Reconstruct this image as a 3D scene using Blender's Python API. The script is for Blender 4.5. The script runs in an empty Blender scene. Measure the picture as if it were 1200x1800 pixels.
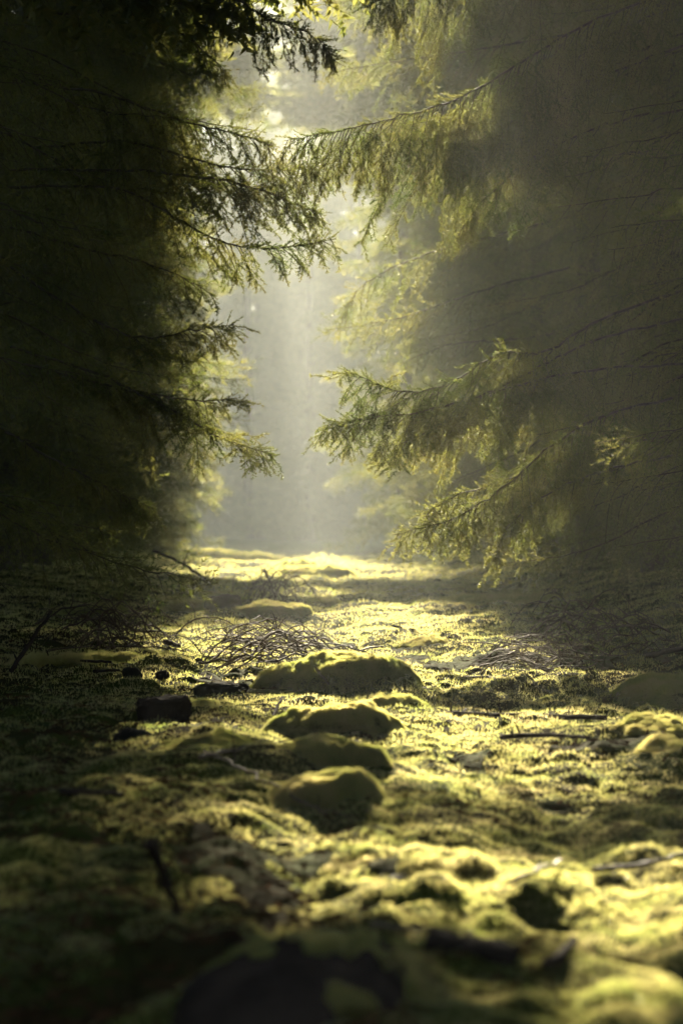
import bpy, math
import numpy as np
from mathutils import Vector
R = math.radians
sc = bpy.context.scene

# ------------------------------------------------------------------ camera
CAMH = 0.60
K = 0.00025                      # metres per photo pixel per metre of distance (80 mm lens, 36 mm tall frame)
HOR = 930
cam = bpy.data.cameras.new('camera'); camo = bpy.data.objects.new('camera', cam)
sc.collection.objects.link(camo); sc.camera = camo
camo.location = (0, 0, CAMH); camo.rotation_euler = (R(90), 0, 0)
cam.lens = 80; cam.sensor_width = 36; cam.sensor_fit = 'AUTO'; cam.shift_y = 30/1800
cam.clip_start = 0.05; cam.clip_end = 800
cam.dof.use_dof = True; cam.dof.focus_distance = 9.6; cam.dof.aperture_fstop = 4.0

# ------------------------------------------------------------------ sky, sun, exposure
SUN_EL, SUN_AZ = 22.0, -2.45      # azimuth measured from +Y towards +X
w = bpy.data.worlds.new("World"); sc.world = w; w.use_nodes = True
nt = w.node_tree; bg = nt.nodes['Background']
sky = nt.nodes.new('ShaderNodeTexSky'); sky.sky_type = 'NISHITA'; sky.sun_disc = False
sky.sun_elevation = R(SUN_EL); sky.sun_rotation = R(SUN_AZ)
sky.air_density = 1.0; sky.dust_density = 0.4
nt.links.new(sky.outputs[0], bg.inputs[0]); bg.inputs[1].default_value = 0.05
sl = bpy.data.lights.new('sun', 'SUN'); sl.energy = 5.0; sl.angle = R(0.5); sl.color = (1.0, 0.88, 0.66)
so = bpy.data.objects.new('sun', sl); sc.collection.objects.link(so)
S = Vector((math.sin(R(SUN_AZ))*math.cos(R(SUN_EL)), math.cos(R(SUN_AZ))*math.cos(R(SUN_EL)), math.sin(R(SUN_EL))))
so.rotation_euler = S.to_track_quat('Z', 'Y').to_euler(); so.location = (0, 20, 40)
sc.view_settings.view_transform = 'Standard'; sc.view_settings.look = 'None'
sc.view_settings.exposure = 2.8; sc.view_settings.gamma = 1
cy = sc.cycles
cy.max_bounces = 4; cy.diffuse_bounces = 1; cy.glossy_bounces = 1; cy.transmission_bounces = 2
cy.transparent_max_bounces = 4; cy.volume_bounces = 0
cy.sample_clamp_indirect = 3; cy.sample_clamp_direct = 12
cy.use_denoising = True
try: cy.denoiser = 'OPENIMAGEDENOISE'
except Exception: pass
cy.use_adaptive_sampling = False
HAZE_DENSITY, HAZE_G = 0.0019, 0.46

# ------------------------------------------------------------------ helpers
rng = np.random.default_rng(7)
C = sc.collection
def P(px, py, d):
    return np.array([(px-600)*K*d, d, CAMH + (HOR-py)*K*d])
def tag(o, label=None, cat=None, group=None, kind=None):
    if label: o['label'] = label
    if cat: o['category'] = cat
    if group: o['group'] = group
    if kind: o['kind'] = kind
    return o
def empty(name, loc):
    o = bpy.data.objects.new(name, None); o.location = tuple(map(float, loc)); o.empty_display_size = 0.2
    C.objects.link(o); return o
def mesh_np(name, V, F, mats, midx=None, smooth=False):
    me = bpy.data.meshes.new(name)
    V = np.ascontiguousarray(V, dtype=np.float32); F = np.ascontiguousarray(F, dtype=np.int32)
    n, k = F.shape
    me.vertices.add(len(V)); me.vertices.foreach_set('co', V.ravel())
    me.loops.add(n*k); me.loops.foreach_set('vertex_index', F.ravel())
    me.polygons.add(n)
    me.polygons.foreach_set('loop_start', np.arange(0, n*k, k, dtype=np.int32))
    me.polygons.foreach_set('loop_total', np.full(n, k, dtype=np.int32))
    for m in mats: me.materials.append(m)
    if midx is not None: me.polygons.foreach_set('material_index', np.ascontiguousarray(midx, dtype=np.int32))
    me.polygons.foreach_set('use_smooth', np.full(n, bool(smooth)))
    me.update(calc_edges=True); me.validate()
    return me
def link(name, me, parent=None, loc=(0, 0, 0)):
    o = bpy.data.objects.new(name, me); C.objects.link(o)
    if parent is not None: o.parent = parent
    o.location = tuple(map(float, loc)); return o

_T = np.random.default_rng(99).random((256, 256))*2-1
def noise(x, y, s=0):
    x = np.asarray(x, float)+s*17.31+500; y = np.asarray(y, float)+s*9.77+500
    xi = np.floor(x).astype(int); yi = np.floor(y).astype(int); fx = x-xi; fy = y-yi
    fx = fx*fx*fx*(fx*(fx*6-15)+10); fy = fy*fy*fy*(fy*(fy*6-15)+10)
    g = lambda a, b: _T[a & 255, b & 255]
    return (g(xi, yi)*(1-fx)+g(xi+1, yi)*fx)*(1-fy)+(g(xi, yi+1)*(1-fx)+g(xi+1, yi+1)*fx)*fy
def sstep(a, b, x):
    t = np.clip((x-a)/(b-a), 0, 1); return t*t*(3-2*t)

# ------------------------------------------------------------------ materials
def mat(name): 
    m = bpy.data.materials.new(name); m.use_nodes = True; n = m.node_tree.nodes; n.clear()
    out = n.new('ShaderNodeOutputMaterial'); return m, n, m.node_tree.links, out
def ramp(n, l, fac, stops):
    r = n.new('ShaderNodeValToRGB'); e = r.color_ramp.elements
    while len(e) < len(stops): e.new(0.5)
    for i, (p, c) in enumerate(stops): e[i].position = p; e[i].color = (*c, 1)
    l.new(fac, r.inputs[0]); return r.outputs[0]
def noise_node(n, l, scale, detail=4, rough=0.6):
    tc = n.new('ShaderNodeNewGeometry'); t = n.new('ShaderNodeTexNoise')
    t.inputs['Scale'].default_value = scale; t.inputs['Detail'].default_value = detail; t.inputs['Roughness'].default_value = rough
    l.new(tc.outputs['Position'], t.inputs['Vector']); return t.outputs['Fac']
def leafy(name, cols, tcols, tfac, scale, gloss=0.12, rough=0.35):
    m, n, l, out = mat(name)
    f = noise_node(n, l, scale)
    c1 = ramp(n, l, f, cols); c2 = ramp(n, l, f, tcols)
    d = n.new('ShaderNodeBsdfDiffuse'); l.new(c1, d.inputs[0])
    t = n.new('ShaderNodeBsdfTranslucent'); l.new(c2, t.inputs[0])
    mx = n.new('ShaderNodeMixShader'); mx.inputs[0].default_value = tfac
    l.new(d.outputs[0], mx.inputs[1]); l.new(t.outputs[0], mx.inputs[2])
    g = n.new('ShaderNodeBsdfGlossy'); g.inputs['Roughness'].default_value = rough; g.inputs[0].default_value = (.9, .9, .8, 1)
    m2 = n.new('ShaderNodeMixShader'); m2.inputs[0].default_value = gloss
    l.new(mx.outputs[0], m2.inputs[1]); l.new(g.outputs[0], m2.inputs[2]); l.new(m2.outputs[0], out.inputs[0])
    return m
M_needle = leafy('spruce_needles', [(.35, (.025, .04, .012)), (.65, (.05, .06, .018))],
                 [(.35, (.16, .21, .035)), (.65, (.38, .355, .09))], 0.5, 3.0, 0.05, 0.42)
M_moss = leafy('moss_blades', [(.3, (.032, .044, .012)), (.5, (.055, .065, .013)), (.7, (.085, .075, .025))],
               [(.3, (.32, .40, .08)), (.5, (.70, .66, .21)), (.7, (.86, .72, .32))], 0.66, 6.0, 0.09, 0.42)
M_wing = leafy('insect_wings', [(.3, (.5, .5, .45)), (.7, (.6, .6, .5))], [(.3, (.7, .7, .6)), (.7, (.8, .8, .7))], .6, 50, .3, .2)
def princ(name, stops, scale, rough=0.8, bump=0.0, bscale=30, spec=0.4):
    m, n, l, out = mat(name)
    f = noise_node(n, l, scale, 6)
    c = ramp(n, l, f, stops)
    p = n.new('ShaderNodeBsdfPrincipled'); l.new(c, p.inputs['Base Color'])
    p.inputs['Roughness'].default_value = rough; p.inputs['Specular IOR Level'].default_value = spec
    if bump:
        b = n.new('ShaderNodeBump'); b.inputs['Strength'].default_value = bump; b.inputs['Distance'].default_value = 0.01
        l.new(noise_node(n, l, bscale, 6), b.inputs['Height']); l.new(b.outputs[0], p.inputs['Normal'])
    l.new(p.outputs[0], out.inputs[0]); return m
M_bark = princ('bark', [(.35, (.065, .055, .035)), (.7, (.15, .12, .08))], 14, .85, .6, 60)
M_twig = princ('dead_wood', [(.35, (.05, .032, .022)), (.7, (.15, .105, .07))], 9, .7, .4, 80, .25)
M_wood = princ('wet_dark_wood_and_mound_shade', [(.35, (.02, .014, .011)), (.7, (.055, .038, .028))], 12, .9, .6, 50, .08)  # also the painted shade of the nearest mound
M_stone = princ('dark_stone', [(.35, (.014, .012, .010)), (.7, (.035, .032, .022))], 10, .9, .8, 60, .1)
M_pale = princ('bare_grey_wood', [(.35, (.10, .075, .05)), (.7, (.22, .17, .12))], 16, .6, .3, 60, .3)
M_ground = princ('mossy_soil', [(.30, (.022, .015, .010)), (.42, (.035, .030, .011)), (.58, (.042, .052, .010)), (.75, (.07, .07, .016))],
                 2.6, 1, .8, 45, .02)
M_under = princ('mossy_mound_base', [(.35, (.020, .024, .007)), (.7, (.038, .045, .012))], 6, .85, .8, 60, .2)
M_litter = princ('fallen_needle_litter', [(.3, (.04, .022, .011)), (.7, (.12, .062, .030))], 12, 1, 0, 0, .0)

# ------------------------------------------------------------------ ground
# hummock table: centre column, crest row, base row, width (photo pixels), label, depth in metres
HUM = [
 (632, 1150, 1222, 290, 'long humped moss hummock with bright rim just beyond the upright stub', .16),
 (612, 1236, 1302, 230, 'broad moss hummock behind the two steep rounded ones', .12),
 (700, 1228, 1262, 130, 'small moss hummock at the left end of the long dead stick', .08),
 (585, 1294, 1375, 235, 'steep rounded moss hummock, farther of the two glowing arches', .11),
 (600, 1350, 1436, 215, 'steep rounded moss hummock, nearer of the two glowing arches', .10),
 (600, 1650, 1840, 430, 'huge out of focus mound, nearest of all, coloured dark for shade, with scattered moss tufts', .22),
 (350, 1246, 1262, 150, 'low moss swell to the right of the dark square block', .10),
 (380, 1302, 1330, 180, 'soft moss swell in front of the dark square block', .12),
 (490, 1064, 1090, 130, 'small shining moss hummock behind the brush pile', .25),
 (572, 1050, 1070, 50, 'tiny rounded moss hummock in the brightest part of the track', .18),
 (760, 1120, 1140, 90, 'small moss hummock with pale rim right of the shining strip', .18),
 (395, 966, 990, 190, 'far hazy moss bank at the left edge of the beam', .8),
 (530, 980, 1004, 60, 'far small arching moss hummock in the haze', .4),
 (560, 990, 1018, 140, 'far wide moss hummock glowing at the start of the beam', .5),
 (860, 1046, 1068, 150, 'shaded moss hummock under the lowest right limb', .4),
 (950, 1040, 1066, 120, 'shaded moss hummock farther right under the lowest right limb', .4),
 (1185, 1196, 1240, 150, 'tall moss bank at the right edge beside the twig tangle', .3),
 (1165, 1262, 1306, 170, 'bulging moss cushion at the right edge', .16),
 (1190, 1296, 1345, 120, 'nearest bulging moss cushion at the right edge', .14),
 (160, 1158, 1175, 240, 'long low moss swell below the left spruces', .2),
 (165, 1060, 1085, 130, 'dim moss swell in the shade of the left spruces', .3),
 (340, 1055, 1082, 90, 'dim rounded moss hummock left of the dark mossy stump', .25),
]
def bumps():
    B = []
    for (px, t, b, wp, lb, dp) in HUM:
        d = CAMH/(K*(b-HOR)); rx = wp*K*d/2; B.append(((px-600)*K*d, d+dp*.75, rx*1.35, dp*1.5, .38*max(.02, min(.25, (b-t)*K*d))))
    return B
BUMPS = bumps()
def hG(x, y, bump=True):
    x = np.asarray(x, float); y = np.asarray(y, float)
    h = 0.16*sstep(0.9, 2.6, -x-0.02*y) + 0.22*sstep(1.0, 2.4, x-0.015*y)
    far = 1+0.5*sstep(12, 30, y)
    h = h + 0.045*far*noise(x/1.3, y/1.9, 1)
    h = h + 0.055*far*(np.abs(noise(x/.50, y/.62, 2))-.3)
    h = h + 0.032*(np.abs(noise(x/.19, y/.24, 3))-.3)
    h = h + 0.022*(np.abs(noise(x/.085, y/.10, 4))-.3)*(1+.8*noise(x/.6, y/.7, 6)) + 0.006*noise(x/.03, y/.03, 5)
    h = h - 0.02*sstep(1.0, .2, np.abs(x-.25))
    for (bx, by, sx, sy, A) in (BUMPS if bump else ()): h = h + A*np.exp(-((x-bx)/sx)**2-((y-by)/sy)**2)
    return h
def axis(lim0, lim1, fine0, fine1, step, grow):
    a = list(np.arange(fine0, fine1, step)); s = step; v = a[-1]
    while v < lim1: s *= grow; v += s; a.append(min(v, lim1))
    s = step; v = fine0; b = []
    while v > lim0: s *= grow; v -= s; b.append(max(v, lim0))
    return np.array(b[::-1]+a)
gx = axis(-60, 60, -1.6, 1.6, 0.011, 1.03)
gy = axis(-38, 200, 2.2, 9.0, 0.0125, 1.008)
X, Y = np.meshgrid(gx, gy); Z = hG(X, Y)
nx, ny = len(gx), len(gy)
idx = np.arange(nx*ny).reshape(ny, nx)
F = np.stack([idx[:-1, :-1], idx[:-1, 1:], idx[1:, 1:], idx[1:, :-1]], -1).reshape(-1, 4)
ground = link('ground', mesh_np('ground', np.stack([X, Y, Z], -1).reshape(-1, 3), F, [M_ground], smooth=True))
tag(ground, kind='structure')
print('ground', nx*ny)

def unit(v): return v/np.maximum(np.linalg.norm(v, axis=-1, keepdims=True), 1e-9)
def blades(base, nrm, h, wd, rg, lean=0.5):
    n = len(base)
    d = unit(nrm+rg.normal(0, lean, (n, 3))); b = unit(np.cross(d, rg.normal(0, 1, (n, 3))))
    h = h[:, None]; wd = wd[:, None]
    V = np.stack([base-b*wd*.5-nrm*h*.15, base+b*wd*.5-nrm*h*.15, base+d*h+np.array([0, 0, -1])*h*.1*rg.random((n, 1))], 1)
    return V.reshape(-1, 3), np.arange(n*3).reshape(-1, 3)
# moss over the ground: countless short shoots
def moss_sheet(N):
    d = np.exp(rng.uniform(math.log(2.3), math.log(46), N)); x = rng.uniform(-.24, .24, N)*d
    x[:N//8] = rng.uniform(-.6, .6, N//8)*d[:N//8]
    bare = noise(x/.55, d/.8, 11)+.6*noise(x/.14, d/.2, 12)+.35*noise(x/.05, d/.07, 14)
    keep = bare < .62+.25*sstep(8, 14, d)
    x, d = x[keep], d[keep]; n = len(x); e = .01
    z = hG(x, d)
    nr = unit(np.stack([-(hG(x+e, d)-z)/e*.6, -(hG(x, d+e)-z)/e*.6, np.ones(n)], -1))
    s = np.maximum(.55, d/9)
    tall = 1+.7*noise(x/.11, d/.14, 13)
    V, F = blades(np.stack([x, d, z], -1), nr, rng.uniform(.007, .017, n)*s**.8*tall, rng.uniform(.0028, .005, n)*s, rng)
    return V, F
V, F = moss_sheet(1000000)
tag(link('moss', mesh_np('moss', V, F, [M_moss])), 'yellow green moss carpeting the whole woodland track', 'moss', kind='stuff')
# scattered fallen needles and bark crumbs
def litter(N):
    d = np.exp(rng.uniform(math.log(2.3), math.log(25), N)); x = rng.uniform(-.22, .22, N)*d
    k = noise(x/.55, d/.8, 11)+.6*noise(x/.14, d/.2, 12) > .1
    x, d = x[k], d[k]; n = len(x)
    c = np.stack([x, d, hG(x, d)+.004], -1)
    a = unit(np.stack([rng.normal(0, 1, n), rng.normal(0, 1, n), rng.normal(.1, .35, n)], -1)); L = rng.uniform(.008, .028, n)[:, None]
    b = unit(np.cross(a, rng.normal(0, 1, (n, 3))))*rng.uniform(.001, .004, n)[:, None]
    V = np.stack([c-a*L, c+b, c+a*L, c-b], 1).reshape(-1, 3)
    return V, np.arange(n*4).reshape(-1, 4)
V, F = litter(32000)
tag(link('needle_litter', mesh_np('needle_litter', V, F, [M_litter])), 'brown fallen needles and bark crumbs between the moss', 'litter', kind='stuff')

# ------------------------------------------------------------------ tubes and branches
def catmull(p, n):
    p = np.asarray(p, float)
    q = np.vstack([2*p[0]-p[1], p, 2*p[-1]-p[-2]]); out = []
    m = len(p)-1
    for t in np.linspace(0, m, n):
        i = min(int(t), m-1); f = t-i; a, b, c, d = q[i:i+4]
        out.append(.5*(2*b+(c-a)*f+(2*a-5*b+4*c-d)*f*f+(3*b-a-3*c+d)*f**3))
    return np.array(out)
def tube(p, r, k=6, rough=0.0, rg=None):
    """closed tapered tube through the points p with radii r, as triangles"""
    p = np.asarray(p, float); n = len(p); r = np.broadcast_to(r, (n,)).astype(float)
    t = unit(np.gradient(p, axis=0)); ref = np.array([0.13, 0.21, 1.0])
    if abs(unit(p[-1]-p[0]) @ unit(ref)) > .93: ref = np.array([1.0, .2, .1])
    u = unit(np.cross(t, ref)); v = np.cross(t, u)
    a = np.arange(k)/k*2*math.pi
    ring = p[:, None]+r[:, None, None]*(np.cos(a)[None, :, None]*u[:, None]+np.sin(a)[None, :, None]*v[:, None])
    if rough and rg is not None: ring = p[:, None]+(ring-p[:, None])*(1+rg.normal(0, rough, (n, k, 1)))
    V = np.vstack([ring.reshape(-1, 3), p[:1], p[-1:]])
    F = []
    for i in range(n-1):
        for j in range(k):
            A = i*k+j; B = i*k+(j+1) % k; D = A+k; E = B+k
            F += [(A, B, E), (A, E, D)]
    for j in range(k):
        F.append((n*k, (j+1) % k, j)); F.append((n*k+1, (n-1)*k+j, (n-1)*k+(j+1) % k))
    return V, np.array(F)
class MB:
    def __init__(s): s.V = []; s.F = []; s.M = []; s.n = 0
    def add(s, VF, m=0):
        V, F = VF; s.V.append(V); s.F.append(F+s.n); s.M.append(np.full(len(F), m)); s.n += len(V); return s
    def mesh(s, name, mats, smooth=False): return mesh_np(name, np.vstack(s.V), np.vstack(s.F), mats, np.concatenate(s.M), smooth)
def seg_prisms(A, B, ra, rb):
    """three-sided prisms for thin twigs, all at once"""
    n = len(A); t = unit(B-A); u = unit(np.cross(t, np.array([.3, .5, .8]))); v = np.cross(t, u)
    V = []
    for P_, r in ((A, ra), (B, rb)):
        for j in range(3):
            a = j*2.0944; V.append(P_+(u*math.cos(a)+v*math.sin(a))*np.broadcast_to(r, (n,))[:, None])
    V = np.stack(V, 1).reshape(-1, 3); base = (np.arange(n)*6)[:, None]
    q = np.array([[0, 1, 4], [0, 4, 3], [1, 2, 5], [1, 5, 4], [2, 0, 3], [2, 3, 5]])
    return V, (base[:, None, :]+q[None]).reshape(-1, 3)
def needles(A, B, spacing, ln, wd, rg, up=.15):
    L = np.linalg.norm(B-A, axis=1); cnt = np.maximum(1, (L/spacing+rg.random(len(L))).astype(int))
    i = np.repeat(np.arange(len(L)), cnt); n = len(i)
    p = A[i]+(B-A)[i]*rg.random((n, 1)); t = unit((B-A)[i])
    u = unit(np.cross(t, rg.normal(0, 1, (n, 3))))
    d = unit(t*.75+u*.75+np.array([0, 0, up])); b = unit(np.cross(d, rg.normal(0, 1, (n, 3))))*wd*.5
    l = ln*rg.uniform(.7, 1.15, (n, 1))
    return np.stack([p-b, p+b, p+d*l], 1).reshape(-1, 3), np.arange(n*3).reshape(-1, 3)
HI = (.0020, .0140, .0032); MID = (.011, .026, .0065); LOW = (.028, .070, .026)
MID2 = (.008, .019, .0042); OVR = (.018, .07, .028)
UP = np.array([0, 0, 1.0])
def branch(mb, limb, rg, Lmax=.45, hang=.4, r0=.012, lod=HI, step=.045, tstep=.03, tlen=.10, start=.12, flat=1.0, side_bias=0, prof=1.5, bark=True, fine=0, cover=.03):
    limb = np.asarray(limb, float); Ln = np.linalg.norm(np.diff(limb, axis=0), axis=1).sum()
    n = max(8, int(Ln/.06)); lp = catmull(limb, n)
    lp[1:-1] += rg.normal(0, .004, (n-2, 3))
    lt = unit(np.gradient(lp, axis=0)); u = np.linspace(0, 1, n)
    if bark: mb.add(tube(lp, r0*.62*(1-u)**.8+.0012, 5), 0)
    SA, SB, SR = [], [], []; TA, TB = [], []; NA, NB = [], []
    ns = max(6, int(Ln*(1-start)/step)); 
    ns_ss = start+(1-start)*(np.arange(ns)+rg.uniform(-.3, .3, ns))/ns
    for k, s in enumerate(np.clip(ns_ss, 0, .995)):
        f = s*(n-1); i = int(f); p0 = lp[i]+(lp[min(i+1, n-1)]-lp[i])*(f-i); t = lt[i]
        sd = unit(np.cross(t, UP))*(1 if k % 2 else -1)
        L = Lmax*min(1, (1-s)*prof+.16)*min(1, .45+(s-start)*3)*rg.uniform(.35, 1.2)
        hg = np.clip(hang+rg.normal(0, .16), 0, 1)
        d = unit(t*rg.uniform(.55, .95)+sd*rg.uniform(.4, .85)*flat*(1-hg*.75)+side_bias*unit(np.cross(t, UP))-UP*hg*1.3+rg.normal(0, .10, 3))
        m = 6; pts = [p0]; st = L/(m-1)
        for q in range(m-1):
            d = unit(d-UP*(.05+.14*hg)+rg.normal(0, .11, 3)+(UP*.10 if q > 2 and hg < .5 else 0)); pts.append(pts[-1]+d*st)
        pts = np.array(pts); SA.append(pts[:-1]); SB.append(pts[1:])
        rr = np.linspace(.0024, .0010, m); SR.append(np.stack([rr[:-1], rr[1:]], 1))
        NA.append(pts[1:-1]); NB.append(pts[2:])
        nt_ = max(2, int(L/tstep)); ts = (np.arange(nt_)+rg.uniform(.1, .9, nt_))/nt_; ts = .08+.92*ts
        fi = np.clip(ts*(m-1), 0, m-1.001); ii = fi.astype(int); q0 = pts[ii]+(pts[ii+1]-pts[ii])*(fi-ii)[:, None]
        tt = unit(pts[ii+1]-pts[ii]); ss = unit(np.cross(tt, UP+rg.normal(0, .25, 3)))*np.where(np.arange(nt_) % 2, 1, -1)[:, None]
        dd = unit(tt*.60+ss*rg.uniform(.45, 1.15, (nt_, 1))-UP*(.15+.7*hg*rg.random((nt_, 1)))+rg.normal(0, .12, (nt_, 3)))
        tl = tlen*(1-.5*ts)*rg.uniform(.4, 1.45, nt_)
        mid = q0+dd*tl[:, None]*.5; d2 = unit(dd-UP*(.1+.4*hg)); end = mid+d2*tl[:, None]*.5
        TA += [q0, mid]; TB += [mid, end]
        if fine:
            nq = 5; w4 = np.tile(np.linspace(.12, .9, nq), nt_)[:, None]; I4 = np.repeat(np.arange(nt_), nq)
            b4 = q0[I4]+(end-q0)[I4]*w4; s4 = unit(np.cross(dd[I4], ss[I4]*.3+UP+rg.normal(0, .35, (nt_*nq, 3))))*np.where(np.arange(nt_*nq) % 2, 1, -1)[:, None]
            d4 = unit(dd[I4]*.8+s4*rg.uniform(.6, 1.2, (nt_*nq, 1))-UP*.12+rg.normal(0, .1, (nt_*nq, 3)))
            TA.append(b4); TB.append(b4+d4*(fine*(1.1-.7*w4)*np.clip(tl[I4]/tlen, .3, 1)[:, None]*rg.uniform(.6, 1.2, (nt_*nq, 1))))
    if lod is not HI: cover = .014
    nc = int(Ln*(1-start)/cover); cf = rg.uniform(start*.8, .98, nc)*(n-1); ci = np.minimum(cf.astype(int), n-2)
    cp = lp[ci]+(lp[ci+1]-lp[ci])*(cf-ci)[:, None]; cs = unit(rg.normal(0, 1, (nc, 3))); cd = unit(lt[ci]*.9+cs*.8)
    TA.append(cp); TB.append(cp+cd*rg.uniform(.03, .09, (nc, 1))*(1 if lod is HI else 2.2))
    SA, SB, SR = np.vstack(SA), np.vstack(SB), np.vstack(SR); TA, TB = np.vstack(TA), np.vstack(TB); NA, NB = np.vstack(NA), np.vstack(NB)
    tip = lp[int(n*.8):]; NA = np.vstack([NA, tip[:-1]]); NB = np.vstack([NB, tip[1:]])
    if bark:
        mb.add(seg_prisms(SA, SB, SR[:, 0], SR[:, 1]), 0)
        if lod is HI: mb.add(seg_prisms(TA, TB, .0009, .0006), 0)
    mb.add(needles(np.vstack([TA, NA]), np.vstack([TB, NB]), *lod, rg), 1)
    return mb

def trunk_mesh(name, H, r, lean=(0, 0), rg=rng):
    n = 60; z = np.concatenate([np.linspace(-.15, 1.2, 14), np.linspace(1.35, H, n-14)])
    p = np.stack([lean[0]*z/H+.03*np.sin(z*1.1), lean[1]*z/H+.03*np.cos(z*.9), z], -1)
    rad = r*np.clip(1-z/H, .01, 1)**.85*(1+.5*np.exp(-np.clip(z, 0, 9)/.22))
    V, F = tube(p, rad, 14, .03, rg); return mesh_np(name, V, F, [M_bark], smooth=True)
def crown_mesh(name, H, seed, lowlod, rad=2.1, lowto=5.0, hs=.25, per=8, over=None):
    rg = np.random.default_rng(seed); mb = MB(); z = hs
    while z < H-.4:
        f = z/H; L0 = rad*(1-f)**.68*(.8+.2*min(1, z/1.5)); 
        cnt = per if z < 9 else 6
        for j in range(cnt):
            a = rg.uniform(0, 6.283); L = L0*rg.uniform(.7, 1.12)+.15
            dr = np.array([math.cos(a), math.sin(a), 0]); dp = .30 if f < .5 else .12
            z0 = z+rg.uniform(-.15, .15)+L*dp*.55
            pts = [dr*.04+UP*z0, dr*L*.35+UP*(z0+.05*L), dr*L*.7+UP*(z0-dp*.35*L), dr*L+UP*(z0-dp*.55*L)]
            lo = z < lowto
            branch(mb, pts, rg, Lmax=(.50 if lo else .55)*min(1, L/1.2), hang=rg.uniform(.3, .75), r0=.010, lod=lowlod if lo else LOW,
                   step=.075 if lo else .11, tstep=.04 if lo else .075, tlen=.13 if lo else .17, start=.15, bark=True)
        z += (.32 if z < 6 else .42)*rg.uniform(.85, 1.15)
    if over:  # extra boughs added to block sun and sky, mostly above the frame
        a0, z0_, z1_, L_, num = over
        for j in range(num):
            a = a0+rg.uniform(-.75, .75); L = L_*rg.uniform(.75, 1.05); dr = np.array([math.cos(a), math.sin(a), 0]); z0 = rg.uniform(z0_, z1_)
            pts = [dr*.04+UP*z0, dr*L*.35+UP*(z0+.03*L), dr*L*.7+UP*(z0-.06*L), dr*L+UP*(z0-.10*L)]
            branch(mb, pts, rg, Lmax=.6, hang=rg.uniform(.2, .5), r0=.018, lod=OVR, step=.08, tstep=.05, tlen=.18, start=.3)
    return mb.mesh(name, [M_bark, M_needle])
H1 = 20.0
crownN = [crown_mesh('crown_near_%d' % i, H1, 31+i, MID, rad=2.0+.1*i, lowto=4.6) for i in range(2)]
crownL = crown_mesh('crown_added_shade', H1, 77, MID, rad=2.0, lowto=4.6, over=(-.5, 3.4, 9.0, 2.75, 90))  # boughs added on the track side to shade the near left
crownL2 = crown_mesh('crown_added_shade_near', H1, 78, MID2, rad=2.0, lowto=3.6, over=(0.0, 3.1, 9.0, 3.25, 130))  # boughs added to keep sun off the nearest ground
crownR3 = crown_mesh('crown_added_shade_right', H1, 80, MID, rad=2.1, lowto=6.3, over=(3.14, 5.5, 13.0, 2.5, 180))  # boughs added to keep sun off the right trees
crownR1 = crown_mesh('crown_slim_added_shade', H1, 83, MID2, rad=1.55, lowto=4.6, over=(3.14, 3.8, 9.0, 1.95, 80))  # slim crown plus boughs added to shade the near right haze
crownR2 = crown_mesh('crown_added_shade_right_near', H1, 82, MID2, rad=2.0, lowto=3.8, over=(3.14, 3.6, 9.0, 2.0, 60))  # boughs added to darken the near right
crownL3 = crown_mesh('crown_added_shade_left', H1, 79, MID, rad=2.1, lowto=6.3, over=(0.0, 5.4, 12.0, 2.3, 60))  # boughs added to shade the left and its near haze
crownF = [crown_mesh('crown_far_%d' % i, H1, 41+i, LOW, rad=2.0+.1*i, lowto=0) for i in range(3)]
trunks = [trunk_mesh('trunk_%d' % i, H1+.6, .17) for i in range(2)]
print('crown faces', [len(m.polygons) for m in crownN+crownF])

def tree(x, y, crown, scale, rot, label, group):
    t = empty('spruce_tree', (x, y, float(hG(x, y))-.03)); t.rotation_euler = (0, 0, rot); t.scale = (scale,)*3
    tag(t, label, 'spruce tree', group)
    link('trunk', trunks[int(rot*7) % 2], t); c = link('crown', crown, t)
    return t
rg = np.random.default_rng(5)
# the four foreground spruces and their own limbs
TL = tree(-2.45, 11.6, crownL, 1.0, 0, 'large dark spruce whose sprays lean over the left of the track', None)
TR = tree(2.35, 11.9, crownR1, 1.0, 0.0, 'large spruce whose long arching limbs hang over the right of the track', None)
TL2 = tree(-2.75, 8.4, crownL2, .95, 0, 'nearest dark spruce filling the left edge of the photo', None)
TR2 = tree(2.75, 8.9, crownR2, .95, 0.1, 'nearest dark spruce filling the right edge of the photo', None)
ORD = 'nought minus first second third fourth fifth sixth seventh eighth ninth tenth eleventh twelfth'.split()
def rows(xs, ys, side):
    k = 0
    for bx in xs:
        for by in ys:
            x = bx*side+rg.uniform(-.25, .25)+((-.045 if side < 0 else -.010)*max(0, by-12)); y = by+rg.uniform(-.6, .6)+(1.4 if bx > 4 else 0)
            if bx < 4 and by < 7: x += .5*side
            near = y < 20 and abs(x) < 4
            if by < 1:  # out of view, added to keep skylight off the foreground
                lb = 'unseen spruce added behind the camera to block skylight'; g = 'unseen spruces added behind the viewpoint'
            else:
                lb = 'spruce lining the track, %s along the %s row' % (ORD[ys.index(by)], 'left' if side < 0 else 'right') if bx < 4 else 'dark spruce in the stand behind the %s row' % ('left' if side < 0 else 'right')
                g = 'spruces of the %s %s' % ('left' if side < 0 else 'right', 'row' if bx < 4 else 'stand')
            wide = side < 0 and bx < 4 and (14 < y < 31 or by < 7)  # crowns with added shading boughs; those by the camera only block skylight
            wr = side > 0 and bx < 4 and (12 < y < 35 or by < 7)
            tree(x, y, crownR3 if wr else crownL3 if wide else crownN[k % 2] if near else crownF[k % 3], rg.uniform(.88, 1.12), rg.uniform(-.3, .3) if wide or wr else rg.uniform(0, 6.28), lb, g); k += 1
rows([3.0], [-6, -2.5, 1.4, 5.0, 15.2, 18.6, 22, 25.5, 29, 33, 37, 41, 45], -1)
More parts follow.
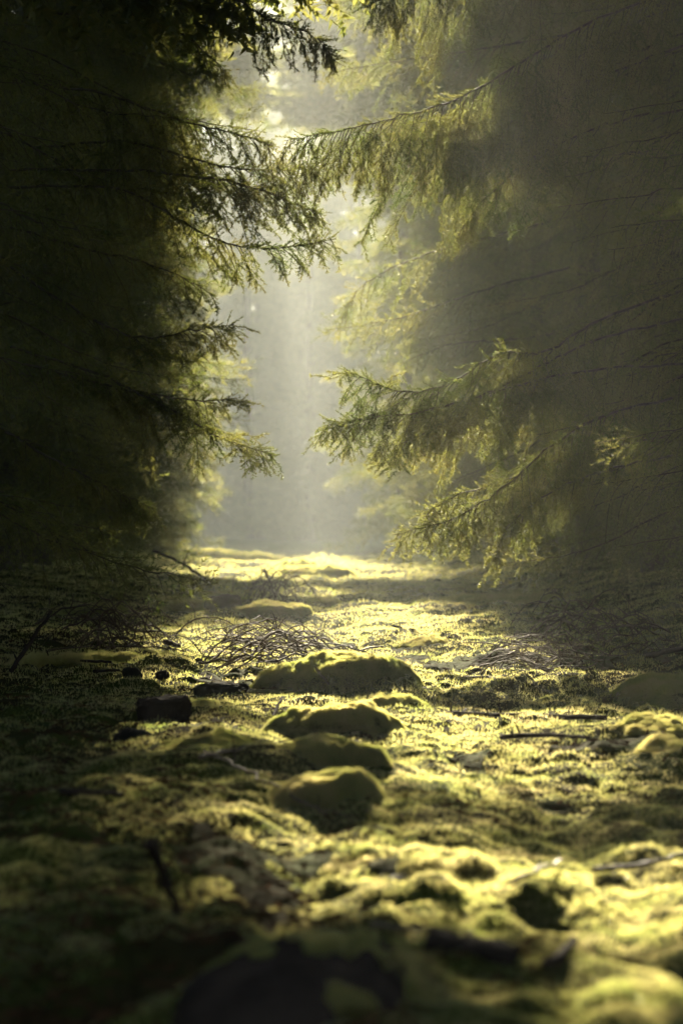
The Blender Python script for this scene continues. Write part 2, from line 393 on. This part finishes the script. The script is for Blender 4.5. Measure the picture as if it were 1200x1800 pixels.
rows([2.9], [-6.5, -3, 1.2, 5.2, 15.6, 19, 22.6, 26, 30, 34, 38, 42, 46], 1)
rows([6.2], [2, 6, 10, 14, 18, 22, 26, 30, 35, 40, 46], -1)
rows([6.0], [2, 6, 10, 14, 18, 22, 26, 30, 35, 40, 46], 1)
for yy, sc_, x0 in ((104, 1.40, -11), (113, 1.50, -12), (132, 1.85, -13), (142, 1.98, -14)):
    for i, x in enumerate(np.arange(x0, 9, 2.2*sc_/1.3)):
        tree(x+rg.uniform(-.3, .3), yy+rg.uniform(-2, 2), crownF[i % 3], sc_*rg.uniform(.95, 1.03), rg.uniform(0, 6), 'pale distant spruce closing the far end of the track', 'spruces at the far end of the track')
crownT = crown_mesh('crown_arching_sky_block', 16.0, 81, LOW, rad=1.9, lowto=0, over=(0.0, 9.6, 13.6, 3.1, 90))  # boughs added to close the bright sky gap at the far end
tree(-4.3, 49, crownT, 1.0, 0, 'arching spruce added to close the sky over the far track, left side', None)
tree(1.4, 50.5, crownT, 1.0, 3.1, 'arching spruce added to close the sky over the far track, right side', None)
for x in (-1.2, 1.0): tree(x, -9+x, crownF[1], 1.0, x+2, 'unseen spruce added behind the camera to block skylight', 'unseen spruces added behind the viewpoint')  # out of view, added to close off the sky behind

# limbs that reach into the track: parts of their trees
def limb(tr, pts, label=None, **kw):
    mb = MB(); rgl = np.random.default_rng(int(sum(p[0]*3+p[1] for p in pts)))
    w = [P(*p) for p in pts]
    branch(mb, w, rgl, **kw)
    V = np.vstack(mb.V); o = Vector(tr.location)
    me = mb.mesh('branch', [M_bark, M_needle]); b = link('branch', me, tr)
    inv = tr.matrix_basis.inverted() if tr.matrix_basis else None
    b.matrix_parent_inverse = inv
    if label: b['label'] = label
    return b
TRB = tree(3.05, 18.4, crownR3, .95, .2, 'hazy spruce whose blurred limbs glow above the right of the beam', None)
TLB = tree(-3.3, 19.5, crownL3, .95, .2, 'hazy spruce at the left edge of the beam with one faint glowing spray', None)
LIMBS = [
 # right tree
 (TR, [(1290, -40, 11.8), (1080, 20, 11.2), (930, 100, 10.9), (800, 175, 10.7), (650, 218, 10.5), (500, 248, 10.4)], dict(start=.06, fine=.045, tlen=.13, tstep=.036, cover=.012, Lmax=.74, hang=.78, r0=.012, prof=2.4, step=.026)),
 (TR, [(1250, 60, 11.6), (1060, 130, 11.3), (940, 165, 11.1), (820, 205, 11.0), (700, 218, 10.9)], dict(start=.06, fine=.045, tlen=.13, tstep=.036, cover=.012, Lmax=.60, hang=.85, r0=.010, prof=2.2, step=.047)),
 (TR, [(1280, 180, 11.6), (1080, 215, 11.4), (950, 270, 11.2), (860, 340, 11.0), (800, 420, 10.9)], dict(start=.06, fine=.045, tlen=.13, tstep=.036, cover=.012, Lmax=.42, hang=.6, r0=.010, step=.059)),
 (TR, [(1250, -160, 11.6), (1000, -90, 11.0), (860, -60, 10.8), (740, -40, 10.7), (650, -10, 10.6)], dict(start=.06, fine=.045, tlen=.13, tstep=.036, cover=.012, Lmax=.55, hang=.8, r0=.011, prof=2, step=.03)),
 (TR, [(1230, 500, 11.8), (1060, 560, 11.2), (960, 618, 10.8), (880, 622, 10.6), (770, 680, 10.45), (690, 685, 10.4), (604, 648, 10.3)], dict(start=.06, fine=.045, tlen=.13, tstep=.036, cover=.012, Lmax=.55, hang=.45, r0=.011, prof=1.5, step=.037)),
 (TR, [(1200, 640, 11.4), (1040, 650, 10.9), (900, 680, 10.6), (760, 720, 10.4), (640, 735, 10.3), (570, 752, 10.3)], dict(start=.06, fine=.045, tlen=.13, tstep=.036, cover=.012, Lmax=.40, hang=.40, r0=.009, step=.03)),
 (TR, [(1180, 700, 11.4), (1060, 730, 10.9), (960, 790, 10.6), (880, 860, 10.4), (800, 910, 10.3), (690, 940, 10.3)], dict(start=.06, fine=.045, tlen=.13, tstep=.036, cover=.012, Lmax=.36, hang=.6, r0=.010, prof=1.6, step=.03)),
 (TR, [(1180, 800, 11.4), (1050, 830, 10.9), (960, 870, 10.6), (890, 930, 10.4), (860, 1000, 10.3)], dict(start=.06, fine=.045, tlen=.13, tstep=.036, cover=.012, Lmax=.26, hang=.85, r0=.008, step=.059)),
 (TR, [(1230, 620, 12), (1150, 650, 11.7), (1090, 700, 11.5), (1070, 830, 11.4)], dict(start=.06, fine=.045, tlen=.13, tstep=.036, cover=.012, Lmax=.40, hang=.5, r0=.008, lod=HI)),
 (TR, [(1200, 560, 11.6), (1040, 600, 11.0), (930, 655, 10.7), (830, 705, 10.5), (740, 765, 10.4), (655, 792, 10.3)], dict(fine=.045, tlen=.13, tstep=.036, cover=.012, Lmax=.42, hang=.5, r0=.009, step=.045)),
 (TR, [(1150, 770, 11.4), (1010, 800, 10.9), (900, 840, 10.7), (800, 872, 10.5), (745, 905, 10.4)], dict(fine=.045, tlen=.13, tstep=.036, cover=.012, Lmax=.34, hang=.65, r0=.008, step=.045)),
 (TR, [(1250, -20, 11.7), (1060, 70, 11.3), (930, 150, 11.1), (850, 230, 11.0), (770, 280, 10.9)], dict(fine=.045, tlen=.13, tstep=.036, cover=.012, Lmax=.50, hang=.75, r0=.009, step=.045)),
 # left tree
 (TL, [(60, -220, 10.6), (250, -90, 10.2), (400, -10, 9.6), (470, 30, 9.4), (550, 62, 9.3), (590, 108, 9.3)], dict(start=.06, fine=.022, tlen=.06, tstep=.03, cover=.012, Lmax=.26, hang=.95, r0=.009, prof=2, step=.05)),
 (TL, [(40, 30, 11.4), (200, 20, 11.2), (320, 60, 11.0), (400, 130, 10.9)], dict(start=.06, fine=.045, tlen=.13, tstep=.036, cover=.012, Lmax=.42, hang=.5, r0=.012, step=.059)),
 (TL, [(20, 140, 11.4), (180, 165, 11.0), (300, 205, 10.8), (400, 232, 10.6), (480, 256, 10.5)], dict(start=.06, fine=.045, tlen=.13, tstep=.036, cover=.012, Lmax=.42, hang=.6, r0=.011, step=.059, prof=1.8)),
 (TL, [(20, 300, 11.4), (200, 300, 11.0), (340, 310, 10.6), (430, 325, 10.5), (520, 360, 10.5), (565, 375, 10.5)], dict(start=.06, fine=.045, tlen=.13, tstep=.036, cover=.012, Lmax=.40, hang=.35, r0=.010, step=.047, prof=1.6)),
 (TL, [(60, 260, 11.4), (220, 250, 11.0), (360, 285, 10.7), (470, 300, 10.6), (560, 290, 10.5)], dict(start=.06, fine=.045, tlen=.13, tstep=.036, cover=.012, Lmax=.40, hang=.45, r0=.010, step=.03, prof=1.5)),
 (TL, [(20, 330, 11.4), (200, 330, 11.0), (320, 390, 10.7), (400, 428, 10.5), (500, 436, 10.4), (590, 420, 10.4)], dict(start=.06, fine=.045, tlen=.13, tstep=.036, cover=.012, Lmax=.36, hang=.55, r0=.010, step=.047, prof=1.3)),
 (TL, [(20, 470, 11.2), (160, 560, 10.9), (250, 594, 10.7), (340, 580, 10.6), (412, 570, 10.5)], dict(start=.06, fine=.045, tlen=.13, tstep=.036, cover=.012, Lmax=.34, hang=.4, r0=.010, step=.03)),
 (TL, [(20, 400, 11.2), (160, 440, 10.9), (280, 470, 10.8), (380, 520, 10.7)], dict(start=.06, fine=.045, tlen=.13, tstep=.036, cover=.012, Lmax=.36, hang=.5, r0=.010, step=.059)),
 (TL, [(20, 610, 11.2), (180, 660, 10.9), (300, 720, 10.7), (380, 765, 10.5), (484, 802, 10.4)], dict(start=.06, fine=.045, tlen=.13, tstep=.036, cover=.012, Lmax=.42, hang=.22, r0=.010, step=.047, prof=1.5)),
 (TL, [(40, 640, 11.2), (200, 680, 10.9), (310, 700, 10.7), (430, 705, 10.5)], dict(start=.06, fine=.045, tlen=.13, tstep=.036, cover=.012, Lmax=.30, hang=.3, r0=.009, step=.03)),
 (TL, [(10, 760, 11.4), (120, 820, 11.0), (200, 860, 10.8), (275, 895, 10.7)], dict(start=.06, fine=.045, tlen=.13, tstep=.036, cover=.012, Lmax=.30, hang=.5, r0=.009, step=.04)),
]
LIMBS += [
 (TRB, [(1000, 380, 18.4), (850, 420, 18.0), (740, 450, 17.8), (640, 500, 17.6), (600, 560, 17.6)], dict(Lmax=.55, hang=.6, r0=.014, lod=MID, step=.04, prof=1.8)),
 (TRB, [(1000, 470, 18.4), (850, 510, 18.0), (700, 560, 17.8), (570, 580, 17.6)], dict(Lmax=.5, hang=.5, r0=.014, lod=MID, step=.045)),
 (TRB, [(1050, 560, 18.4), (950, 590, 18.0), (860, 600, 17.8), (790, 605, 17.6), (700, 640, 17.4)], dict(Lmax=.45, hang=.5, r0=.014, lod=MID, step=.045)),
 (TRB, [(1050, -120, 18.4), (850, -60, 18.0), (700, -20, 17.8), (580, 10, 17.6)], dict(Lmax=.7, hang=.7, r0=.014, lod=MID, step=.04, prof=1.8)),
 (TRB, [(1000, 60, 18.4), (820, 90, 18.0), (680, 110, 17.8), (565, 130, 17.6)], dict(Lmax=.6, hang=.6, r0=.014, lod=MID, step=.045)),
 (TRB, [(1050, 720, 18.4), (900, 800, 18.0), (760, 860, 17.8)], dict(Lmax=.5, hang=.5, r0=.014, lod=MID, step=.05)),
 (TLB, [(100, 60, 19.2), (280, 110, 18.9), (380, 150, 18.7), (450, 160, 18.6)], dict(Lmax=.5, hang=.6, r0=.014, lod=MID, step=.05)),
 (TLB, [(150, 640, 19.2), (300, 660, 18.9), (435, 668, 18.7)], dict(Lmax=.4, hang=.4, r0=.014, lod=MID, step=.05)),
]
for tr, pts, kw in LIMBS: limb(tr, pts, **kw)

# ------------------------------------------------------------------ moss hummocks
def gd(py): return CAMH/(K*(py-HOR))
def hummock(px, pytop, pybase, wpx, label, dep=None, seed=0, group='moss covered hummocks', mossy=True, squash=1.0, skew=0.0, bl=1.0):
    """a domed cushion of moss: centre px, crest and base rows of the photo, width in photo pixels"""
    wpx *= 1.12; d = gd(pybase); x = (px-600)*K*d; g = float(hG(x, d, False))
    d = .5*d+.5*(CAMH-g)/(K*(pybase-HOR)); x = (px-600)*K*d; rx = wpx*K*d/2
    ry = dep or rx*.9; y0 = d+ry*.75
    top = CAMH-(pytop+6-HOR)*K*y0; g = float(hG(x, y0)); hz = max(.022, (top-g)*.95)
    rgh = np.random.default_rng(seed+int(px)); nu, nv = 128, 52
    U, T = np.meshgrid(np.arange(nu)/nu*2*math.pi, np.linspace(0, 1, nv))
    r = T; cx = np.cos(U)*r; cy_ = np.sin(U)*r
    fr = sstep(-.6, .5, -np.sin(U)); pe = rgh.uniform(.95, 1.2)
    prof = np.clip(1-r**(2.0+.9*fr), 0, 1)**(pe*(1-fr)+.68*fr)
    prof = prof+.24*noise(cx*2.0+seed, cy_*2.0, 21)*(1-r)+.12*noise(cx*5+seed, cy_*5, 22)*(1-r*r)+.09*(np.abs(noise(cx*11+seed, cy_*11, 25))-.3)*(1-r**4)
    tail = 1.3 if skew >= 0 else .9; head = .88 if skew >= 0 else 1.3; sx = sstep(-.5, .5, np.cos(U))
    edge = (1+.12*noise(np.cos(U)*3.1+seed, np.sin(U)*3.1, 24))*(tail*(1-sx)+head*sx)+.24*noise(np.cos(U)*1.5+seed, np.sin(U)*1.5, 23)
    V = np.stack([cx*rx*edge, cy_*ry*edge*squash, prof*(hz+.05)-.05], -1)
    V[..., 0] += -np.sign(skew+.1)*.12*rx*prof*0
    ii = np.arange(nu*nv).reshape(nv, nu)
    F = np.stack([ii[:-1], np.roll(ii, -1, 1)[:-1], np.roll(ii, -1, 1)[1:], ii[1:]], -1).reshape(-1, 4)[:, ::-1]
    o = link('moss_hummock', mesh_np('moss_hummock', V.reshape(-1, 3), F, [M_wood if wpx > 400 else M_under], smooth=True), None, (x, y0, g))  # nearest mound gets the dark wood colour to stand for its shade
    tag(o, label, 'moss hummock', group)
    if mossy:
        n = int(110000*rx*(ry+hz)/.02*min(1, (8/d))**1.6); n = min(max(n, 5000), 130000)
        a = rgh.uniform(0, 2*math.pi, n); rr = rgh.random(n)**.42
        fi = rr*(nv-1); i0 = np.minimum(fi.astype(int), nv-2); f = (fi-i0)[:, None]; ja = a/(2*math.pi)*nu; j0 = ja.astype(int) % nu; j1 = (j0+1) % nu; fj = (ja-np.floor(ja))[:, None]
        p = (V[i0, j0]*(1-fj)+V[i0, j1]*fj)*(1-f)+(V[i0+1, j0]*(1-fj)+V[i0+1, j1]*fj)*f
        nr = unit(p*np.array([1/rx**2, 1/ry**2, 1/hz**2])*min(rx, hz)+np.array([0, 0, .4])/1.0)
        if wpx > 400:  # moss thinned so the nearest mound reads as shaded
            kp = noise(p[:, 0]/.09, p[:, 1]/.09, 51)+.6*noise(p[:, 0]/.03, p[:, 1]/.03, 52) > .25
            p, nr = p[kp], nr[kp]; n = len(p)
        s = max(.6, d/9)
        tall = 1+.7*noise(p[:, 0]/.022, p[:, 1]/.022, seed)+.4*noise(p[:, 0]/.06, p[:, 2]/.05, seed+3)
        VB, FB = blades(p, nr, rgh.uniform(.008, .019, n)*s**.8*tall*bl, rgh.uniform(.0025, .0042, n)*s, rgh, .38)
        m = link('moss', mesh_np('hummock_moss', VB, FB, [M_moss]), o); m['kind'] = 'stuff'
    return o
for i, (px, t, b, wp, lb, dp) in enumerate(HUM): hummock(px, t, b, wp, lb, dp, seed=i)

# ------------------------------------------------------------------ stones, block, stump
def rock(name, cat, px, pytop, pybase, wpx, label, m, boxy=.0, seed=0, moss=0, depth=.8, tilt=0):
    d = gd(pybase); g = float(hG((px-600)*K*d, d)); d = (CAMH-g)/(K*(pybase-HOR)); x = (px-600)*K*d
    rx = wpx*K*d/2; hz = (pybase-pytop)*K*d; rgh = np.random.default_rng(seed)
    nu, nv = 40, 22
    U, T = np.meshgrid(np.arange(nu)/nu*2*math.pi, np.linspace(0, math.pi, nv))
    e = 1-boxy*.75
    sp = lambda v: np.sign(v)*np.abs(v)**e
    cx = sp(np.sin(T))*sp(np.cos(U)); cyy = sp(np.sin(T))*sp(np.sin(U)); cz = sp(np.cos(T))
    k = 1+.28*noise(cx*1.7+seed, cyy*1.7+cz, 31)*(1-.6*boxy)+.12*noise(cx*4+seed, cyy*4+cz*3, 32)+.05*noise(cx*11+seed, cyy*11+cz*9, 33)
    V = np.stack([cx*k*rx, cyy*k*rx*depth, cz*k*hz*.62+hz*.38], -1).reshape(-1, 3)
    c, s = math.cos(tilt), math.sin(tilt); V = np.stack([V[:, 0]*c-V[:, 2]*s, V[:, 1], V[:, 0]*s+V[:, 2]*c], -1)
    ii = np.arange(nu*nv).reshape(nv, nu)
    F = np.stack([ii[:-1], np.roll(ii, -1, 1)[:-1], np.roll(ii, -1, 1)[1:], ii[1:]], -1).reshape(-1, 4)[:, ::-1]
    o = link(name, mesh_np(name, V, F, [m], smooth=boxy < .5), None, (x, d+rx*depth*.5, g)); o.rotation_euler[2] = .15*boxy*(1 if seed % 2 else -1)
    tag(o, label, cat)
    return o
rock('wood_block', 'wood block', 285, 1228, 1268, 88, 'dark square edged wood block lying on the moss at left', M_wood, .8, 3, tilt=.07)
rock('dark_stone', 'stone', 233, 1284, 1314, 66, 'dark rounded stone below and left of the wood block', M_stone, .2, 4)
rock('dark_stone', 'stone', 232, 1174, 1194, 34, 'small dark stone between the brush pile and the left edge', M_stone, .2, 5)
rock('dark_stone', 'stone', 395, 1200, 1224, 90, 'flat dark stone half sunk in moss beside the bright rim', M_stone, .3, 6)
rock('dark_stone', 'stone', 285, 1178, 1192, 22, 'tiny dark stone right of another small stone, below the brush pile', M_stone, .2, 7)
rock('tree_stump', 'stump', 390, 1046, 1072, 60, 'dark squat rotten stump between the thin bare twigs', M_wood, .35, 8)
rock('dark_stone', 'stone', 690, 1545, 1580, 90, 'blurred dark stone on the slope of the low blurred hummock', M_stone, .3, 9)

# ------------------------------------------------------------------ sticks, logs, twigs
def gp(px, py, lift=0.0):
    d = gd(py); 
    for _ in range(3): g = float(hG((px-600)*K*d, d)); d = (CAMH-g-lift)/(K*(py-HOR))
    return np.array([(px-600)*K*d, d, g+lift])
def stick(name, cat, pts, r, label, m=M_twig, group=None, twigs=0, taper=.6, k=9, seed=1, absd=None):
    """pts: (px, py, height above the moss) or with absd a fixed distance"""
    lf = [p[2] if len(p) > 2 else 0 for p in pts]
    if not absd and max(lf) >= .05:
        b_ = pts[int(np.argmin(lf))]; d0 = gp(b_[0], b_[1])[1]
        w_ = np.array([P(p[0], p[1], d0*(1+.02*i)) for i, p in enumerate(pts)]); absd = 0
    elif absd: w_ = np.array([P(p[0], p[1], absd+(p[2] if len(p) > 2 else 0)) for p in pts])
    else: w_ = np.array([gp(*p) for p in pts])
    rgh = np.random.default_rng(seed); o0 = w_[0].copy(); n = max(14, 5*len(w_))
    c = catmull(w_, n) if len(w_) > 2 else w_[0]+(w_[1]-w_[0])*np.linspace(0, 1, n)[:, None]
    Ln = np.linalg.norm(c[-1]-c[0]); c[1:-1] += rgh.normal(0, .006*min(1, Ln), (n-2, 3))
    rad = r*(1-(1-taper)*np.linspace(0, 1, n)); mb = MB(); mb.add(tube(c-o0, rad, k, .06, rgh))
    for j in range(twigs):
        i = int(rgh.uniform(.15, .95)*(n-1)); t = unit(c[min(i+1, n-1)]-c[i-1 if i else 0])
        d = unit(t*.6+rgh.normal(0, .7, 3)+UP*.35); L = rgh.uniform(.06, .22)*min(1.2, Ln)
        q = [c[i]-o0]; 
        for s in range(5): d = unit(d+rgh.normal(0, .18, 3)); q.append(q[-1]+d*L/5)
        mb.add(tube(np.array(q), np.linspace(rad[i]*.5, .0012, 6), 5, .05, rgh))
    o = link(name, mb.mesh(name, [m], smooth=True), None, o0); tag(o, label, cat, group); return o
S_ = stick
S_('fallen_log', 'log', [(752, 1256, .014), (900, 1258, .014), (1066, 1262, .014)], .010, 'long thin dead log lying straight across the right of the track', M_wood, twigs=6, taper=.8)
S_('fallen_stick', 'stick', [(880, 1296, .012), (960, 1292, .016), (1035, 1297, .010)], .008, 'short dark stick parallel to and nearer than the long thin log', M_wood, twigs=3)
S_('fallen_stick', 'stick', [(556, 1176, .05), (580, 1205, .03), (603, 1228, .005)], .006, 'upright broken stub leaning in front of the long humped hummock', M_twig, twigs=2)
S_('fallen_stick', 'stick', [(360, 1322, .012), (430, 1352, .02), (510, 1396, .012), (575, 1430, .005)], .0038, 'thin shiny stick slanting down to the nearer glowing arch', M_twig, twigs=3)
S_('fallen_stick', 'stick', [(350, 1332, .02), (390, 1322, .02), (432, 1314, .01)], .005, 'short pale stick on the moss swell in front of the block', M_twig)
S_('fallen_stick', 'stick', [(655, 1624, .012), (700, 1631, .014), (765, 1634, .012)], .0045, 'pale bare stick catching the sun beside the dark plank', M_pale)
S_('fallen_stick', 'stick', [(775, 1636, .012), (830, 1640, .012)], .004, 'short pale bare stick in line with a longer one, above the dark plank', M_pale)
S_('fallen_stick', 'stick', [(262, 1480, .16), (285, 1530, .12), (310, 1600, .06), (335, 1690, .0)], .008, 'black blurred branch standing up in the near left shade', M_wood, twigs=5)
S_('fallen_stick', 'stick', [(70, 1394, .01), (130, 1392, .016), (215, 1398, .01)], .010, 'dark half buried stick at the left in the dim moss', M_wood)
S_('fallen_stick', 'stick', [(70, 1155, .02), (130, 1161, .02), (195, 1164, .02)], .009, 'long dark stick lying level under the left spruces', M_wood, twigs=2)
S_('fallen_stick', 'stick', [(165, 1180, .012), (210, 1178, .014)], .007, 'short dark stick below the level one under the left spruces', M_wood)
S_('fallen_stick', 'stick', [(290, 1128, .05), (330, 1140, .05)], .014, 'stubby broken stick at the left end of the brush pile', M_wood)
S_('fallen_stick', 'stick', [(270, 968, .30), (320, 990, .26), (355, 1015, .16), (372, 1030, .05), (384, 1048, .0)], .014, 'bare curved twig arching over the rotten stump', M_wood, twigs=5, taper=.9)
S_('fallen_stick', 'stick', [(465, 1002, .45), (478, 1030, .25), (492, 1062, .0)], .012, 'bare twig standing in the haze behind the brush pile', M_twig, twigs=5)
S_('fallen_stick', 'stick', [(240, 1062, .03), (300, 1075, .05), (370, 1070, .02)], .018, 'dark limb lying on moss left of the rotten stump', M_wood, twigs=4)
S_('fallen_stick', 'stick', [(690, 1100, .10), (740, 1112, .06), (770, 1100, .12)], .009, 'crooked twig in the dim moss right of the shining strip', M_wood, twigs=5)
S_('fallen_stick', 'stick', [(960, 1190, .02), (1060, 1168, .06), (1200, 1140, .10)], .020, 'thick dark branch at the right edge behind the twig tangle', M_wood, twigs=6)
S_('fallen_stick', 'stick', [(900, 1552, .02), (945, 1530, .03), (985, 1512, .02)], .005, 'thin pale stick slanting in the bright near right moss', M_pale)
S_('fallen_stick', 'stick', [(1040, 1530, .01), (1130, 1520, .02), (1200, 1500, .02)], .006, 'thin grey stick at the right edge of the near moss', M_twig, twigs=2)
S_('fallen_stick', 'stick', [(955, 1700, .01), (985, 1680, .03), (1010, 1650, .04)], .008, 'dark twig stub in the near right moss', M_wood, twigs=2)
S_('fallen_stick', 'stick', [(480, 1262, .01), (487, 1245, .03), (495, 1225, .06)], .006, 'small forked dark twig left of the broad hummock', M_wood, twigs=3)
S_('fallen_stick', 'stick', [(640, 1212, .01), (700, 1206, .02), (760, 1212, .01)], .004, 'thin twig lying along the near foot of the long humped hummock', M_twig)
S_('fallen_stick', 'stick', [(770, 1196, .01), (850, 1190, .02), (900, 1200, .02)], .007, 'thin dark stick beyond the long thin log', M_wood, twigs=2)
S_('fallen_stick', 'stick', [(20, 1180, .02), (60, 1120, .16), (90, 1075, .30)], .010, 'bare twig leaning up in the far left shade', M_wood, twigs=6)
S_('fallen_stick', 'stick', [(690, 1400, .01), (720, 1432, .01), (735, 1420, .05)], .006, 'small dark root poking up right of the nearer glowing arch', M_wood, twigs=2)
# dark plank in the foreground
a = gp(752, 1664, .02); b = gp(905, 1688, .02)
def plank():
    L = np.linalg.norm(b-a); V = []; n = 14; rgh = np.random.default_rng(3)
    t = unit(b-a); s = unit(np.cross(t, UP)); u = np.cross(s, t)
    ring = np.array([(-.022, -.028), (.022, -.030), (.024, .012), (.012, .022), (-.016, .022), (-.024, .010)])
    for i in range(n):
        for (p, q) in ring: V.append(t*L*i/(n-1)+s*(p+rgh.normal(0, .0015))+u*(q*(1-.2*i/n)+rgh.normal(0, .0015)))
    F = []
    for i in range(n-1):
        for j in range(6): F.append((i*6+j, i*6+(j+1) % 6, i*6+6+(j+1) % 6, i*6+6+j))
    c = len(V); V += [np.zeros(3), t*L]
    T = [(c, (j+1) % 6, j) for j in range(6)]+[(c+1, (n-1)*6+j, (n-1)*6+(j+1) % 6) for j in range(6)]
    Q = [(f[0], f[1], f[2]) for f in F]+[(f[0], f[2], f[3]) for f in F]
    o = link('wood_plank', mesh_np('wood_plank', np.array(V), np.array(Q+T), [M_wood]), None, a)
    tag(o, 'dark blocky piece of wood in the near foreground by the big mound', 'wood piece')
plank()
# brush pile and twig tangles: each pile is one heap of interlocked dead twigs
def pile(px0, px1, py0, py1, n, label, seed, r=.0036, hgt=.14, arch=1.0):
    rgh = np.random.default_rng(seed); mb = MB(); c0 = gp((px0+px1)/2, (py0+py1)/2)
    for i in range(n):
        px = px0+(px1-px0)*rgh.beta(4.5, 4.5); py = rgh.uniform(py0, py1); p = gp(px, py)
        L = rgh.uniform(.3, .85)*(px1-px0)*K*p[1]*.7; a_ = rgh.normal(0, .45)+(math.pi if rgh.random() < .5 else 0)
        d = np.array([math.cos(a_), math.sin(a_)*.8, 0]); m = 10; t = np.linspace(0, 1, m)
        q = p+d*(t-.5)[:, None]*L; hh = hgt*rgh.uniform(.25, 1)*arch*(1-.5*abs((px-(px0+px1)/2)/((px1-px0)/2)))
        g = hG(q[:, 0], q[:, 1]); sk = rgh.uniform(.6, 1.6)
        q[:, 2] = g+.01+hh*np.sin(np.pi*t**sk)+rgh.normal(0, .007, m).cumsum()*.5
        q[:, :2] += rgh.normal(0, .008, (m, 2)).cumsum(0)
        q[:, 2] = np.maximum(q[:, 2], g+.004)
        rr = r*rgh.uniform(.5, 1.7); mb.add(tube(q-c0, np.linspace(rr, rr*.35, m), 5, .05, rgh))
        for s in range(rgh.integers(1, 4)):
            i0 = rgh.integers(2, m-1); dd = unit(np.array([d[0], d[1], .6])+rgh.normal(0, .6, 3)); ql = [q[i0]-c0]
            for z in range(5): dd = unit(dd+rgh.normal(0, .2, 3)); ql.append(ql[-1]+dd*rgh.uniform(.012, .03))
            mb.add(tube(np.array(ql), np.linspace(rr*.6, .0008, 6), 4))
    o = link('brush_pile', mb.mesh('brush_pile', [M_twig], smooth=True), None, c0); tag(o, label, 'brush pile'); return o
pile(300, 640, 1128, 1172, 75, 'arching heap of dead reddish twigs on the moss left of the beam', 4, hgt=.15)
pile(800, 1130, 1150, 1190, 60, 'sprawling tangle of dark thin twigs in the right shade', 5, r=.003, hgt=.11)
pile(60, 330, 1090, 1140, 45, 'dim tangle of dead twigs under the left spruces', 6, r=.004, hgt=.20)
pile(400, 560, 1042, 1070, 34, 'sparse thin twigs standing in the bright haze', 7, r=.004, hgt=.28)
pile(880, 1190, 1095, 1130, 30, 'far dim tangle of twigs at the foot of the right spruces', 8, r=.004, hgt=.2)

# gnats drifting in the light
for k, (px, py, d, lb) in enumerate([(467, 578, 9.0, 'tiny sunlit gnat hovering highest in the gap'), (470, 661, 9.4, 'tiny sunlit gnat hovering level with the tip of the right branch'),
        (587, 854, 9.2, 'tiny sunlit gnat hovering low in the middle of the gap'), (452, 842, 9.6, 'tiny sunlit gnat just below the left spray tip'), (433, 567, 9.3, 'tiny sunlit gnat beside the left sprays')]):
    g = MB().add(tube([(-.0016, 0, 0), (-.0006, 0, .0002), (.0006, 0, .0001), (.0018, 0, -.0002)], [.0003, .0006, .0006, .0003], 6))
    wv = []; 
    for sg in (1, -1):
        wv += [(0, 0, .0005), (.0008, sg*.0012, .0022), (.0002, sg*.0018, .0032), (-.0012, sg*.0010, .0022)]
    wf = np.array([(0, 1, 2), (0, 2, 3), (4, 5, 6), (4, 6, 7)])
    o = link('gnat', g.mesh('gnat', [M_wood]), None, P(px, py, d)); tag(o, lb, 'insect', 'gnats in the beam'); o.rotation_euler[2] = k*1.1
    link('wings', mesh_np('gnat_wings', np.array(wv), wf, [M_wing]), o)

# ------------------------------------------------------------------ haze
def haze():
    m, n, l, out = mat('haze_air'); v = n.new('ShaderNodeVolumePrincipled')
    v.inputs['Color'].default_value = (.88, .93, .88, 1); v.inputs['Density'].default_value = HAZE_DENSITY
    v.inputs['Anisotropy'].default_value = HAZE_G; l.new(v.outputs[0], out.inputs['Volume'])
    x0, x1, y0, y1, z0, z1 = -62, 62, -40, 202, -2.5, 45.0
    V = np.array([(x, y, z) for x in (x0, x1) for y in (y0, y1) for z in (z0, z1)])
    F = np.array([(0, 1, 3, 2), (4, 6, 7, 5), (0, 4, 5, 1), (2, 3, 7, 6), (0, 2, 6, 4), (1, 5, 7, 3)])
    o = link('haze', mesh_np('haze', V, F, [m])); tag(o, 'sunlit morning mist filling the track', 'haze', kind='stuff')
haze()
print('done')
